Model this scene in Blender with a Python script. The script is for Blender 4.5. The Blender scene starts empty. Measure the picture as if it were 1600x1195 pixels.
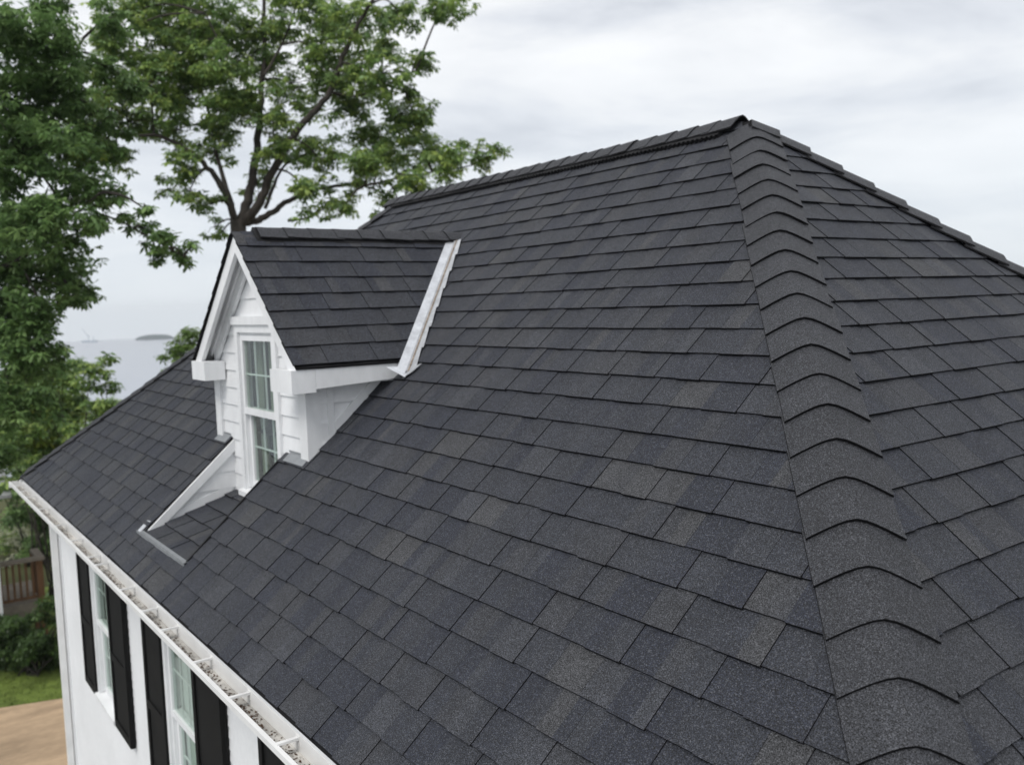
import bpy, math, random
import numpy as np
from mathutils import Matrix, Vector
random.seed(7); rng = np.random.default_rng(7)
S = bpy.context.scene; COL = S.collection

# ------------------------------------------------------------------ camera, light, exposure
CAM = np.array([-3.3055, 4.1128, -0.9737]); FPX = 1403.15
RR = np.array([-0.59130073, -0.80578656, -0.03273329]); UU = np.array([0.05076947, -0.07770298, 0.99568304])
FF = np.array([0.80485148, -0.58708626, -0.08685519])
cd = bpy.data.cameras.new('camera'); cam = bpy.data.objects.new('camera', cd); COL.objects.link(cam)
cam.matrix_world = Matrix([[RR[i], UU[i], -FF[i], CAM[i]] for i in range(3)] + [[0, 0, 0, 1]])
cd.sensor_width = 36; cd.lens = FPX/1600*36; cd.clip_start = .05; cd.clip_end = 6000
cd.dof.use_dof = True; cd.dof.focus_distance = 2.9; cd.dof.aperture_fstop = 3.2
S.camera = cam

W_ = bpy.data.worlds.new('World'); S.world = W_; W_.use_nodes = True
nt = W_.node_tree; nt.nodes.clear()
def N(t, ty, **k):
    n = t.nodes.new(ty)
    for a, b in k.items(): setattr(n, a, b)
    return n
def ramp(t, stops, fac):
    r = N(t, 'ShaderNodeValToRGB'); e = r.color_ramp.elements
    while len(e) < len(stops): e.new(.5)
    for i, (p, c) in enumerate(stops): e[i].position = p; e[i].color = tuple(c) + (1,) if len(c) == 3 else c
    t.links.new(fac, r.inputs[0]); return r.outputs[0]
SUN_EL, SUN_AZ = math.radians(52), math.radians(112)     # direction the light comes from, azimuth from +x towards +y
sky = N(nt, 'ShaderNodeTexSky'); sky.sky_type = 'NISHITA'; sky.sun_disc = False
sky.sun_elevation = SUN_EL; sky.sun_rotation = math.pi/2 - SUN_AZ
bg1 = N(nt, 'ShaderNodeBackground'); bg1.inputs[1].default_value = .1; nt.links.new(sky.outputs[0], bg1.inputs[0])
tc = N(nt, 'ShaderNodeTexCoord'); sep = N(nt, 'ShaderNodeSeparateXYZ'); nt.links.new(tc.outputs['Generated'], sep.inputs[0])
mp = N(nt, 'ShaderNodeMapping'); mp.inputs['Scale'].default_value = (1.5, 1.5, 6.5); mp.inputs['Location'].default_value = (.35, .1, .35)
nt.links.new(tc.outputs['Generated'], mp.inputs[0])
nz = N(nt, 'ShaderNodeTexNoise'); nz.inputs['Scale'].default_value = 1.7; nz.inputs['Detail'].default_value = 6; nz.inputs['Roughness'].default_value = .55
nz.inputs['Distortion'].default_value = .4
nt.links.new(mp.outputs[0], nz.inputs[0])
cl = ramp(nt, [(.32, (.47, .49, .535)), (.43, (.61, .628, .665)), (.53, (.735, .742, .755)), (.64, (.81, .813, .82))], nz.outputs[0])
hz = ramp(nt, [(.0, (.95,)*3), (.05, (.7,)*3), (.20, (.30,)*3), (.42, (0, 0, 0))], sep.outputs[2])
mx = N(nt, 'ShaderNodeMixRGB'); nt.links.new(hz, mx.inputs[0]); nt.links.new(cl, mx.inputs[1]); mx.inputs[2].default_value = (.58, .63, .68, 1)
bg2 = N(nt, 'ShaderNodeBackground'); bg2.inputs[1].default_value = 1.0; nt.links.new(mx.outputs[0], bg2.inputs[0])
ms = N(nt, 'ShaderNodeMixShader'); ms.inputs[0].default_value = .95
nt.links.new(bg1.outputs[0], ms.inputs[1]); nt.links.new(bg2.outputs[0], ms.inputs[2])
wo = N(nt, 'ShaderNodeOutputWorld'); nt.links.new(ms.outputs[0], wo.inputs[0])
sl = bpy.data.lights.new('sun', 'SUN'); sl.energy = 1.5; sl.angle = math.radians(25); sl.color = (1, .97, .93)
so = bpy.data.objects.new('sun', sl); COL.objects.link(so)
sd = Vector((math.cos(SUN_EL)*math.cos(SUN_AZ), math.cos(SUN_EL)*math.sin(SUN_AZ), math.sin(SUN_EL)))
so.rotation_euler = sd.to_track_quat('Z', 'Y').to_euler(); so.location = (0, 6, 12)
S.view_settings.view_transform = 'Standard'; S.view_settings.look = 'None'; S.view_settings.exposure = 0.42; S.view_settings.gamma = 1
S.view_settings.use_curve_mapping = False

# ------------------------------------------------------------------ helpers
def ray(px, py): return RR*(px-800)/FPX - UU*(py-597.5)/FPX + FF
def at(px, py, depth): return CAM + ray(px, py)*depth
def atz(px, py, z):
    d = ray(px, py); return CAM + d*((z-CAM[2])/d[2])
def atx(px, py, x):
    d = ray(px, py); return CAM + d*((x-CAM[0])/d[0])
def proj(P):
    d = np.asarray(P, float) - CAM
    z = d@FF; return 800+FPX*(d@RR)/z, 597.5-FPX*(d@UU)/z, z

def mat(name, col, rough=.6, spec=.5, metal=0, noise=None, bump=None, attr=None, stretch=(1, 1, 1), transl=0):
    """noise: list of (scale, detail, lo, hi) brightness factors; bump: (scale, strength, distance)"""
    m = bpy.data.materials.new(name); m.use_nodes = True; t = m.node_tree; b = t.nodes['Principled BSDF']
    b.inputs['Roughness'].default_value = rough; b.inputs['Specular IOR Level'].default_value = spec; b.inputs['Metallic'].default_value = metal
    g = N(t, 'ShaderNodeNewGeometry'); mpn = N(t, 'ShaderNodeMapping'); mpn.inputs['Scale'].default_value = stretch
    t.links.new(g.outputs['Position'], mpn.inputs[0])
    if attr:
        a = N(t, 'ShaderNodeAttribute'); a.attribute_name = attr; c = a.outputs['Color']
    else:
        r = N(t, 'ShaderNodeRGB'); r.outputs[0].default_value = (*col, 1); c = r.outputs[0]
    for (sc, de, lo, hi) in (noise or []):
        n = N(t, 'ShaderNodeTexNoise'); n.inputs['Scale'].default_value = sc; n.inputs['Detail'].default_value = de
        t.links.new(mpn.outputs[0], n.inputs[0])
        f = ramp(t, [(.3, (lo,)*3), (.7, (hi,)*3)], n.outputs[0]) if hi <= 1 else None
        if f is None:
            mr = N(t, 'ShaderNodeMapRange'); mr.inputs[1].default_value = .3; mr.inputs[2].default_value = .7
            mr.inputs[3].default_value = lo; mr.inputs[4].default_value = hi; t.links.new(n.outputs[0], mr.inputs[0]); f = mr.outputs[0]
        q = N(t, 'ShaderNodeVectorMath', operation='MULTIPLY'); t.links.new(c, q.inputs[0]); t.links.new(f, q.inputs[1]); c = q.outputs[0]
    t.links.new(c, b.inputs['Base Color'])
    if bump:
        n = N(t, 'ShaderNodeTexNoise'); n.inputs['Scale'].default_value = bump[0]; n.inputs['Detail'].default_value = 3
        t.links.new(mpn.outputs[0], n.inputs[0])
        bn = N(t, 'ShaderNodeBump'); bn.inputs['Strength'].default_value = bump[1]; bn.inputs['Distance'].default_value = bump[2]
        t.links.new(n.outputs[0], bn.inputs['Height']); t.links.new(bn.outputs[0], b.inputs['Normal'])
    if transl:
        tr = N(t, 'ShaderNodeBsdfTranslucent'); t.links.new(c, tr.inputs[0]); mxs = N(t, 'ShaderNodeMixShader'); mxs.inputs[0].default_value = transl
        t.links.new(b.outputs[0], mxs.inputs[1]); t.links.new(tr.outputs[0], mxs.inputs[2])
        t.links.new(mxs.outputs[0], t.nodes['Material Output'].inputs[0])
    m['col_socket'] = 1
    return m

def granule_material():
    m = mat('asphalt_granules', (0, 0, 0), .66, .38, attr='tone', noise=[(320, 1, -.35, 2.35), (7, 3, .86, 1.14), (40, 3, .88, 1.12)], bump=(260, .75, .004))
    t = m.node_tree; b = t.nodes['Principled BSDF']; src = b.inputs['Base Color'].links[0].from_socket
    g = N(t, 'ShaderNodeNewGeometry')
    v = N(t, 'ShaderNodeTexVoronoi'); v.inputs['Scale'].default_value = 330; t.links.new(g.outputs['Position'], v.inputs['Vector'])
    sp = N(t, 'ShaderNodeSeparateColor'); t.links.new(v.outputs['Color'], sp.inputs[0])
    f = ramp(t, [(.80, (0, 0, 0)), (.99, (.062, .064, .069))], sp.outputs[0])
    ad = N(t, 'ShaderNodeVectorMath', operation='ADD'); t.links.new(src, ad.inputs[0]); t.links.new(f, ad.inputs[1])
    t.links.new(ad.outputs[0], b.inputs['Base Color']); return m

M = {}
M['granule'] = granule_material()
M['asphalt'] = mat('asphalt_core', (.008, .008, .009), .9, .2)
M['white'] = mat('white_paint', (.82, .83, .84), .45, .4, noise=[(2.2, 5, .86, 1.0), (18, 5, .93, 1.0)], stretch=(1.6, 1.6, .6))
M['wallwhite'] = mat('white_wall_paint', (.78, .79, .80), .55, .35, noise=[(2.5, 4, .92, 1.0), (30, 4, .94, 1.0)])
M['gutterwhite'] = mat('white_gutter_enamel', (.80, .80, .79), .35, .5, noise=[(6, 5, .88, 1.0)])
M['gutterdirt'] = mat('dirty_gutter_floor', (.62, .60, .56), .8, .2, noise=[(5, 6, .5, 1.0), (40, 5, .8, 1.0)], stretch=(.5, 1, 1))
M['galv'] = mat('galvanised_steel', (.80, .82, .85), .36, .5, .65, noise=[(14, 5, .74, 1.0), (60, 4, .85, 1.0)])
M['rust'] = mat('rusty_sealant', (.34, .28, .22), .9, .2, noise=[(60, 5, .35, 1.2)])
M['lead'] = mat('grey_flashing', (.30, .315, .33), .5, .5, .4, noise=[(20, 4, .8, 1.0)])
M['shutter'] = mat('black_shutter_paint', (.010, .010, .010), .7, .12, noise=[(8, 4, .7, 1.0)])
M['vent'] = mat('black_vent_plastic', (.01, .01, .011), .6, .3)
M['debris'] = mat('leaf_debris', (.065, .030, .012), .9, .2, noise=[(90, 2, .4, 1.3)])
M['dark'] = mat('room_interior', (.035, .06, .035), .9, .1)
M['curtain'] = mat('pale_curtain', (.26, .29, .23), .9, .1, transl=.1)
M['blind'] = mat('white_blind', (.80, .83, .83), .8, .1, transl=.1)
M['bark'] = mat('bark', (.055, .048, .042), .9, .2, noise=[(12, 5, .55, 1.3)], bump=(25, .6, .02), stretch=(1, 1, .35))
M['leaf'] = mat('leaf', (0, 0, 0), .5, .4, attr='tone', transl=.45)
M['grass'] = mat('grass', (.12, .165, .035), .8, .2, noise=[(1.3, 4, .65, 1.35), (9, 4, .75, 1.25)])
M['soil'] = mat('soil', (.07, .075, .035), .95, .1, noise=[(.5, 5, .6, 1.3)])
M['patio'] = mat('tan_patio', (.44, .32, .21), .85, .2, noise=[(1.2, 6, .70, 1.15), (14, 5, .85, 1.1)], stretch=(2.6, .7, 1))
M['bounce_pale'] = mat('pale_bounce_ground', (.42, .42, .41), .9, .2, noise=[(2, 5, .85, 1.0)])  # colour of the unseen slab added for its pale reflection
M['wood'] = mat('weathered_wood', (.17, .092, .05), .8, .2, noise=[(10, 4, .7, 1.1)], stretch=(1, 1, .3))
M['greywood'] = mat('grey_deck_boards', (.25, .215, .18), .8, .2, noise=[(8, 4, .8, 1.1)])
M['greyroof'] = mat('grey_roof', (.30, .31, .32), .85, .2, noise=[(20, 3, .8, 1.1)])
M['blossom'] = mat('pale_blossom', (.62, .63, .50), .7, .2, noise=[(9, 3, .75, 1.0)])
M['island'] = mat('wooded_island', (.07, .10, .105), .9, .1, noise=[(.3, 4, .7, 1.2)])
M['crane'] = mat('faint_steel', (.34, .40, .46), .8, .2)
def glass_mat():
    m = bpy.data.materials.new('window_glass'); m.use_nodes = True; t = m.node_tree; t.nodes.clear()
    o = N(t, 'ShaderNodeOutputMaterial'); gl = N(t, 'ShaderNodeBsdfGlossy'); gl.inputs['Roughness'].default_value = .02
    tr = N(t, 'ShaderNodeBsdfTransparent'); tr.inputs[0].default_value = (.90, .95, .92, 1); lw = N(t, 'ShaderNodeLayerWeight')
    pw = N(t, 'ShaderNodeMath', operation='POWER'); pw.inputs[1].default_value = 3.5; t.links.new(lw.outputs['Facing'], pw.inputs[0])
    ma = N(t, 'ShaderNodeMath', operation='MULTIPLY_ADD'); ma.inputs[1].default_value = .4; ma.inputs[2].default_value = .06; t.links.new(pw.outputs[0], ma.inputs[0])
    mxs = N(t, 'ShaderNodeMixShader'); t.links.new(ma.outputs[0], mxs.inputs[0]); t.links.new(tr.outputs[0], mxs.inputs[1]); t.links.new(gl.outputs[0], mxs.inputs[2])
    t.links.new(mxs.outputs[0], o.inputs[0]); return m
M['glass'] = glass_mat()
def sea_mat():
    m = mat('sea_water', (.30, .33, .38), .25, .5, bump=(.35, .35, .5), stretch=(1, 1, 1)); return m
M['sea'] = sea_mat()

INV = {}
def obj(name, vf, m, parent=None, kind=None, label=None, smooth=False, tones=None, midx=None):
    v, f = vf
    me = bpy.data.meshes.new(name); me.from_pydata([tuple(map(float, p)) for p in v], [], [tuple(map(int, q)) for q in f])
    for k in (m if isinstance(m, (list, tuple)) else [m]): me.materials.append(k)
    if midx is not None: me.polygons.foreach_set('material_index', midx)
    if smooth: me.polygons.foreach_set('use_smooth', [True]*len(me.polygons))
    if tones is not None:
        a = me.attributes.new('tone', 'FLOAT_COLOR', 'POINT')
        c = np.ones((len(v), 4), np.float32); c[:, :3] = tones; a.data.foreach_set('color', c.ravel())
    me.update()
    o = bpy.data.objects.new(name, me); COL.objects.link(o)
    if parent is not None:
        o.parent = parent
        if parent.name in INV: o.matrix_parent_inverse = INV[parent.name]
    if kind: o['kind'] = kind
    if label: o['label'] = label
    return o
def thing(name, loc, label, cat, group=None):
    o = bpy.data.objects.new(name, None); COL.objects.link(o); o.location = loc; o.empty_display_size = .3
    INV[o.name] = Matrix.Translation(-Vector(loc)); o['label'] = label; o['category'] = cat
    if group: o['group'] = group
    return o
def tag(o, label, cat, group=None):
    o['label'] = label; o['category'] = cat
    if group: o['group'] = group
    return o
BOXF = [(0, 3, 2, 1), (4, 5, 6, 7), (0, 1, 5, 4), (1, 2, 6, 5), (2, 3, 7, 6), (3, 0, 4, 7)]
def box(x0, x1, y0, y1, z0, z1):
    return [(x0, y0, z0), (x1, y0, z0), (x1, y1, z0), (x0, y1, z0), (x0, y0, z1), (x1, y0, z1), (x1, y1, z1), (x0, y1, z1)], BOXF
def join(*vfs):
    V, F = [], []
    for v, f in vfs:
        o = len(V); V += [tuple(p) for p in v]; F += [tuple(i+o for i in q) for q in f]
    return V, F
def prism(poly, d):
    """poly: list of 3D points, extruded by vector d"""
    n = len(poly); a = [np.array(p, float) for p in poly]; b = [p+np.array(d, float) for p in a]
    F = [tuple(range(n))[::-1], tuple(range(n, 2*n))] + [(i, (i+1) % n, n+(i+1) % n, n+i) for i in range(n)]
    return a+b, F
def beam(p, q, w, h, up=(0, 0, 1)):
    """a bar from p to q, w across, h along up"""
    p, q = np.array(p, float), np.array(q, float); d = (q-p)/np.linalg.norm(q-p); s = np.cross(d, up); s /= np.linalg.norm(s); u = np.cross(s, d)
    c = [(-w/2, -h/2), (w/2, -h/2), (w/2, h/2), (-w/2, h/2)]
    return [p+s*a+u*b for a, b in c]+[q+s*a+u*b for a, b in c], BOXF
def tube(pts, rad, n=8):
    pts = [np.array(p, float) for p in pts]; V, F = [], []
    for i, p in enumerate(pts):
        d = pts[min(i+1, len(pts)-1)]-pts[max(i-1, 0)]; d /= np.linalg.norm(d)
        a = np.cross(d, (0.31, .2, .93)); a /= np.linalg.norm(a); b = np.cross(d, a)
        for k in range(n):
            t = 2*math.pi*k/n; V.append(p+rad[i]*(a*math.cos(t)+b*math.sin(t)))
    for i in range(len(pts)-1):
        for k in range(n): F.append((i*n+k, i*n+(k+1) % n, (i+1)*n+(k+1) % n, (i+1)*n+k))
    F.append(tuple(range(n))[::-1]); F.append(tuple(range((len(pts)-1)*n, len(pts)*n)))
    return V, F
def bez(pts, n=8):
    """Catmull-Rom through pts"""
    P = [np.array(p, float) for p in pts]; P = [2*P[0]-P[1]]+P+[2*P[-1]-P[-2]]; out = []
    for i in range(1, len(P)-2):
        for t in np.linspace(0, 1, n, endpoint=False):
            a, b, c, d = P[i-1:i+3]
            out.append(.5*((2*b)+(-a+c)*t+(2*a-5*b+4*c-d)*t*t+(-a+3*b-3*c+d)*t**3))
    return out+[P[-2]]

# ------------------------------------------------------------------ house dimensions
L, W, PP = 3.995, 2.8725, .8861            # ridge length, half width, roof slope
TH = math.atan(PP); CT, ST = math.cos(TH), math.sin(TH); EZ = .0954
GZ = -7.5                                   # ground
WY = 2.6                                    # front wall plane
DXC, DZR, DXN, DXF = 2.19, -.475, 1.33, 3.12  # dormer ridge x, ridge z, near and far eave x
DZE = -1.285; DYF, DYW = 2.185, 2.05        # dormer eave z, roof front y, wall front y
DS = (DZR-DZE)/(DXC-DXN); DY0 = -DZR/PP      # dormer slope, y where its ridge meets the roof
RX0, RX1, RY1 = 1.835, 2.775, 2.69          # recess before the dormer window
FZ0, FZ1 = -2.185, -PP*RY1                  # recess floor z at the wall and at its lip

house = thing('house', (2, 0, GZ), 'white house with dark shingled hip roof, gabled dormer and black shutters', 'house')

# ---- roof deck
def deck(h):
    c = [(0, 0, -h), (L, 0, -h), (L+W, W, -PP*W-h), (-W, W, -PP*W-h), (-W, -W, -PP*W-h), (L+W, -W, -PP*W-h)]
    return c
c = deck(.004)
# front deck with an opening for the recess
def fr(x, y): return (x, y, -PP*y-.004)
V = c + [fr(RX0, DYW-.06), fr(RX1, DYW-.06), fr(RX1, RY1), fr(RX0, RY1)]
Fd = [(0, 6, 7, 1), (1, 7, 8, 2), (2, 8, 9, 3), (3, 9, 6, 0), (0, 3, 4), (1, 2, 5), (0, 4, 5, 1)]
Fd = [tuple(reversed(f)) for f in Fd]
roof = obj('roof', (V, Fd), M['asphalt'], house)

# ---- shingles
TONES = np.array([(.0255, .0268, .0308), (.0180, .0198, .0262), (.0335, .0334, .0345), (.0285, .0295, .0325), (.0460, .0445, .0420), (.0210, .0226, .0282), (.0395, .0400, .0420)])
TONES = TONES*np.array([.81, .86, .99]); TW = np.array([.26, .2, .16, .18, .05, .1, .05])
def clip(poly, a, b, c):                     # keep a*u+b*v+c >= 0
    out = []
    for i in range(len(poly)):
        p, q = poly[i], poly[(i+1) % len(poly)]; dp = a*p[0]+b*p[1]+c; dq = a*q[0]+b*q[1]+c
        if dp >= 0: out.append(p)
        if dp*dq < 0:
            t = dp/(dp-dq); out.append((p[0]+(q[0]-p[0])*t, p[1]+(q[1]-p[1])*t))
    return out
ALL = []                                     # (score, parent key, verts, faces, material index, tones)
def shingle(poly, vb, to3, key, lift, base, amp=1):
    if len(poly) < 3: return
    A = 0
    for i in range(len(poly)): A += poly[i-1][0]*poly[i][1]-poly[i][0]*poly[i-1][1]
    if abs(A) < 2e-4: return
    if A < 0: poly = poly[::-1]
    n = len(poly); us = [p[0] for p in poly]; vs = [p[1] for p in poly]
    u0, du = min(us), max(us)-min(us)+1e-6
    def h(v): return .0110+lift-(vb-v)/.143*.0098
    top = [to3(u, v, h(v)) for u, v in poly]; bot = [to3(u, v, h(v)-.0078-.4*lift) for u, v in poly]
    f = [tuple(range(n)), tuple(range(2*n-1, n-1, -1))]+[(i, n+i, n+(i+1) % n, (i+1) % n) for i in range(n)]
    mi = [0]+[1]*(n+1)
    t2 = TONES[rng.choice(len(TONES), p=TW)]; k = rng.uniform(.25, .6) if rng.random() < .45 else rng.uniform(0, .15)
    fl = rng.random() < .5
    tt = []
    for u, v in poly:
        s = (u-u0)/du; s = 1-s if fl else s
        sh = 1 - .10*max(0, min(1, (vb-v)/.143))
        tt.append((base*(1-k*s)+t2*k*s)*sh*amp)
    tt += tt
    P = np.array(top)
    # orientation check
    nn = np.cross(P[1]-P[0], P[2]-P[0])
    cen = P.mean(0); x, y, z = proj(cen)
    sc = 0
    if z > .3 and -60 < x < 1660 and -60 < y < 1260:
        q = np.array([proj(p)[:2] for p in top]); sc = abs(sum(q[i-1][0]*q[i][1]-q[i][0]*q[i-1][1] for i in range(n)))/2
    if nn@np.array(to3(0, 0, 1)-to3(0, 0, 0)) < 0: f = [tuple(reversed(a)) for a in f]
    ALL.append((sc, key, top+bot, f, mi, tt))
def tile_face(to3, v_first, v_last, ulim, clips, key, hole=None, skip=None, e=None, wlo=.115, whi=.185, phase=0, amp=1):
    e = e or EZ/ST; k = 0
    vb = v_first
    while vb < v_last+e*.5:
        v1 = vb; v0 = vb-e-.05
        lo, hi = ulim(v1); lo -= .3; hi += .3
        u = lo+rng.uniform(0, .2); base = TONES[rng.choice(len(TONES), p=TW)]; thick = rng.random() < .5
        j = 0; lift = 0; rest = 0
        while u < hi:
            seam = rest > 0                          # second half of a tab: no joint before it, only another granule blend
            if seam: w = rest; rest = 0
            else:
                w = rng.uniform(wlo, whi)
                if rng.random() < .48: rest = w*rng.uniform(.35, .65); w -= rest
                thick = not thick if rng.random() < .8 else thick
                lift = (.0034 if thick else 0)+rng.uniform(0, .0006); j = rng.uniform(-.0012, .0012)+(.0022 if thick else -.0018)
            if seam or rng.random() < .85: base = TONES[rng.choice(len(TONES), p=TW)]
            g0 = 0 if seam else .0007; g1 = 0 if rest else .0004
            vv0 = max(v0, .0)
            rects = [(u+g0, u+w-g1, vv0, v1+j)]
            if hole:
                hu0, hu1, hv0, hv1 = hole; nr = []
                for a, b, c0, d0 in rects:
                    if b <= hu0 or a >= hu1 or d0 <= hv0 or c0 >= hv1: nr.append((a, b, c0, d0)); continue
                    if a < hu0: nr.append((a, hu0, c0, d0))
                    if b > hu1: nr.append((hu1, b, c0, d0))
                    a2, b2 = max(a, hu0), min(b, hu1)
                    if d0 > hv1: nr.append((a2, b2, hv1, d0))
                    if c0 < hv0: nr.append((a2, b2, c0, hv0))
                rects = nr
            for a, b, c0, d0 in rects:
                if b-a < .004 or d0-c0 < .004: continue
                sl_ = rng.uniform(-.004, .004)
                poly = [(a, c0), (b, c0), (b+sl_*0, d0), (a, d0)]
                for cl_ in clips: poly = clip(poly, *cl_)
                if len(poly) < 3: continue
                cu = sum(p[0] for p in poly)/len(poly); cv = sum(p[1] for p in poly)/len(poly)
                if skip and skip(cu, cv, poly): continue
                shingle(poly, d0, to3, key, lift, base, amp)
            u += w
        vb += e; k += 1
nF = np.array([0, ST, CT])
def frontP(u, v, h): return np.array([u, v*CT, -v*ST])+nF*h
def backP(u, v, h): return np.array([u, -v*CT, -v*ST])+np.array([0, -ST, CT])*h
def nearP(u, v, h): return np.array([-v*CT, u, -v*ST])+np.array([-ST, 0, CT])*h
def farP(u, v, h): return np.array([L+v*CT, u, -v*ST])+np.array([ST, 0, CT])*h
V1 = (.1541-EZ)/ST; VE = W/CT+.012
def in_dormer(u, v, poly):
    for (a, b) in poly:
        y = b*CT
        if y > DYW-.03: return False
        dx = DXC-a if a < DXC else a-DXC
        if dx > (y-DY0)/(DS/PP)-.10 or a < 1.55 or a > 2.9: return False
    return True
tile_face(frontP, V1, VE, lambda v: (-v*CT, L+v*CT), [(1, CT, -.06), (-1, CT, L-.06)], 'roof', hole=(RX0, RX1, (DYW-.05)/CT, RY1/CT), skip=in_dormer)
tile_face(nearP, V1, VE, lambda v: (-v*CT, v*CT), [(1, CT, -.06), (-1, CT, -.06)], 'roof')
tile_face(farP, V1, VE, lambda v: (-v*CT, v*CT), [(1, CT, -.06), (-1, CT, -.06)], 'roof', wlo=.2, whi=.4)
tile_face(backP, V1, VE, lambda v: (-v*CT, L+v*CT), [(1, CT, -.06), (-1, CT, L-.06)], 'roof', wlo=.2, whi=.4)

# dormer roof
PH = math.atan(DS); CP, SP = math.cos(PH), math.sin(PH); DSF = (DZR-DZE)/(DXF-DXC); PHF = math.atan(DSF)
def dnP(u, v, h): return np.array([DXC-v*CP, u, DZR-v*SP])+np.array([-SP, 0, CP])*h
def dfP(u, v, h): return np.array([DXC+v*math.cos(PHF), u, DZR-v*math.sin(PHF)])+np.array([math.sin(PHF), 0, math.cos(PHF)])*h
DK = .018                                    # deck thickness
def dv(x): return DY0+(DS/PP)*(DXC-x) if x < DXC else DY0+(DSF/PP)*(x-DXC)
def slab(xe):
    DK_ = .009 if xe < DXC else DK
    z = lambda x: DZR-(DS*(DXC-x) if x < DXC else DSF*(x-DXC))
    return prism([(DXC, DYF, DZR), (xe, DYF, DZE), (xe, dv(xe)-.1, DZE), (DXC, DY0-.05, DZR)], (0, 0, -DK_))
dormer_roof = obj('dormer_roof', join(slab(DXN), slab(DXF)), M['asphalt'], house)
vle = (DXC-DXN)/CP
cn = vle - int(vle/(EZ/ST))*(EZ/ST)
tile_face(dnP, vle/8.1, vle, lambda v: (DY0, DYF+.012), [(-1, 0, DYF+.012), (1, -(DS/PP)*CP, -DY0-.012)], 'dormer_roof', e=vle/8.1, amp=1.0)
tile_face(dfP, .14, (DXF-DXC)/math.cos(PHF), lambda v: (DY0, DYF+.012), [(-1, 0, DYF+.012), (1, -(DSF/PP)*math.cos(PHF), -DY0-.012)], 'dormer_roof', wlo=.2, whi=.4)

# recess floor with its own shingles
recess_floor = obj('recess_floor', prism([(RX0, DYW-.02, FZ0), (RX1, DYW-.02, FZ0), (RX1, RY1+.012, FZ1-.002), (RX0, RY1+.012, FZ1-.002)], (0, 0, -.02)), M['asphalt'], house,
                   label='shallow shingled floor sunk before the dormer window')
fs = math.hypot(RY1-DYW, FZ1-FZ0); fcy, fcz = (RY1-DYW)/fs, (FZ1-FZ0)/fs
def recP(u, v, h): return np.array([u, DYW+v*fcy, FZ0+v*fcz])+np.array([0, -fcz, fcy])*h
tile_face(recP, .10, fs+.008, lambda v: (RX0, RX1), [(1, 0, -RX0-.004), (-1, 0, RX1-.012), (0, -1, fs+.014)], 'recess_floor', e=(fs+.005-.10)/4, wlo=.11, whi=.22)

ALL.sort(key=lambda a: -a[0])
PAR = {'roof': roof, 'dormer_roof': dormer_roof, 'recess_floor': recess_floor}
REST = {}
for i, (sc, key, v, f, mi, tt) in enumerate(ALL):
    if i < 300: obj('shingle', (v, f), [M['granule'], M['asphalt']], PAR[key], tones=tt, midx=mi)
    else:
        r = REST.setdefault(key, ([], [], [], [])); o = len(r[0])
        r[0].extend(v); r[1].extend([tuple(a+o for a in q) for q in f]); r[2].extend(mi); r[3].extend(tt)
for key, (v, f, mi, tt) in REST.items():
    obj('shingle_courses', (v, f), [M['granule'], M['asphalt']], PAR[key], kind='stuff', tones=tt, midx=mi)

# ---- caps folded over hips and ridges
def cap_mesh(o, d, eA, eB, n, s0, s1, wA, h0, h1, th=.009, K=11, round_=.24, sweep=0):
    """from s0 (upper end, height h0) to s1 (butt end, height h1) along d"""
    V, tt = [], []
    t = np.array([.0262, .0275, .0320])*rng.uniform(.9, 1.12); t2 = np.array([.0215, .0230, .0280])*rng.uniform(.9, 1.15)
    aa = np.linspace(-1, 1, K)
    rows = [(s0, h0), (s0*.4+s1*.6, h0*.4+h1*.6), (s1, h1)]
    for s, h in rows:
        for a in aa:
            g = lambda q: (q+math.sqrt(q*q+round_**2))/2-round_*.12
            p = o+d*(s+sweep*abs(a)**1.5)+eA*(wA*g(a))+eB*(wA*g(-a))+n*h
            V.append(p); w = (a+1)/2; tt.append(t*(1-.35*w)+t2*.35*w)
    m = len(V)
    for p in list(V): V.append(p-n*th)
    tt = tt+tt; F, mi = [], []
    for r in range(2):
        for k in range(K-1):
            a = r*K+k; F.append((a, a+1, a+K+1, a+K)); mi.append(0); F.append((m+a, m+a+K, m+a+K+1, m+a+1)); mi.append(1)
    for k in range(K-1):
        a = 2*K+k; F.append((a, a+1, m+a+1, m+a)); mi.append(1); F.append((k, m+k, m+k+1, k+1)); mi.append(1)
    for r in range(2):
        a = r*K; F.append((a, a+K, m+a+K, m+a)); mi.append(1); b = a+K-1; F.append((b, m+b, m+b+K, b+K)); mi.append(1)
    P = [np.array(p) for p in V]
    if np.cross(P[1]-P[0], P[K]-P[0])@n < 0: F = [tuple(reversed(f)) for f in F]
    return (V, F), mi, tt
def unit(a): a = np.array(a, float); return a/np.linalg.norm(a)
def caps(parent, name, o, d, eA, eB, s_first, e, count, w, base, up=.012, extra=.05, smin=-9, sweep=0):
    n = unit(np.cross(d, eA)+0); n = -n if n[2] < 0 else n
    nn = unit(np.cross(d, eA)); nb = unit(np.cross(d, eB)); nn = nn if nn[2] > 0 else -nn; nb = nb if nb[2] > 0 else -nb; n = unit(nn+nb)
    for k in range(count):
        s1 = s_first+k*e+rng.uniform(-.003, .003); s0 = max(s1-e-extra, smin)
        sh_ = rng.uniform(-.003, .003); d_ = unit(d+(eA-eB)*rng.uniform(-.006, .006)) if False else d
        vf, mi, tt = cap_mesh(o+(eA-eB)*sh_, d_, eA, eB, n, s0, s1, w*rng.uniform(.985, 1.015), base, base+up+rng.uniform(-.001, .001), sweep=sweep)
        obj(name, vf, [M['granule'], M['asphalt']], parent, tones=tt, midx=mi, smooth=False)
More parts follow.
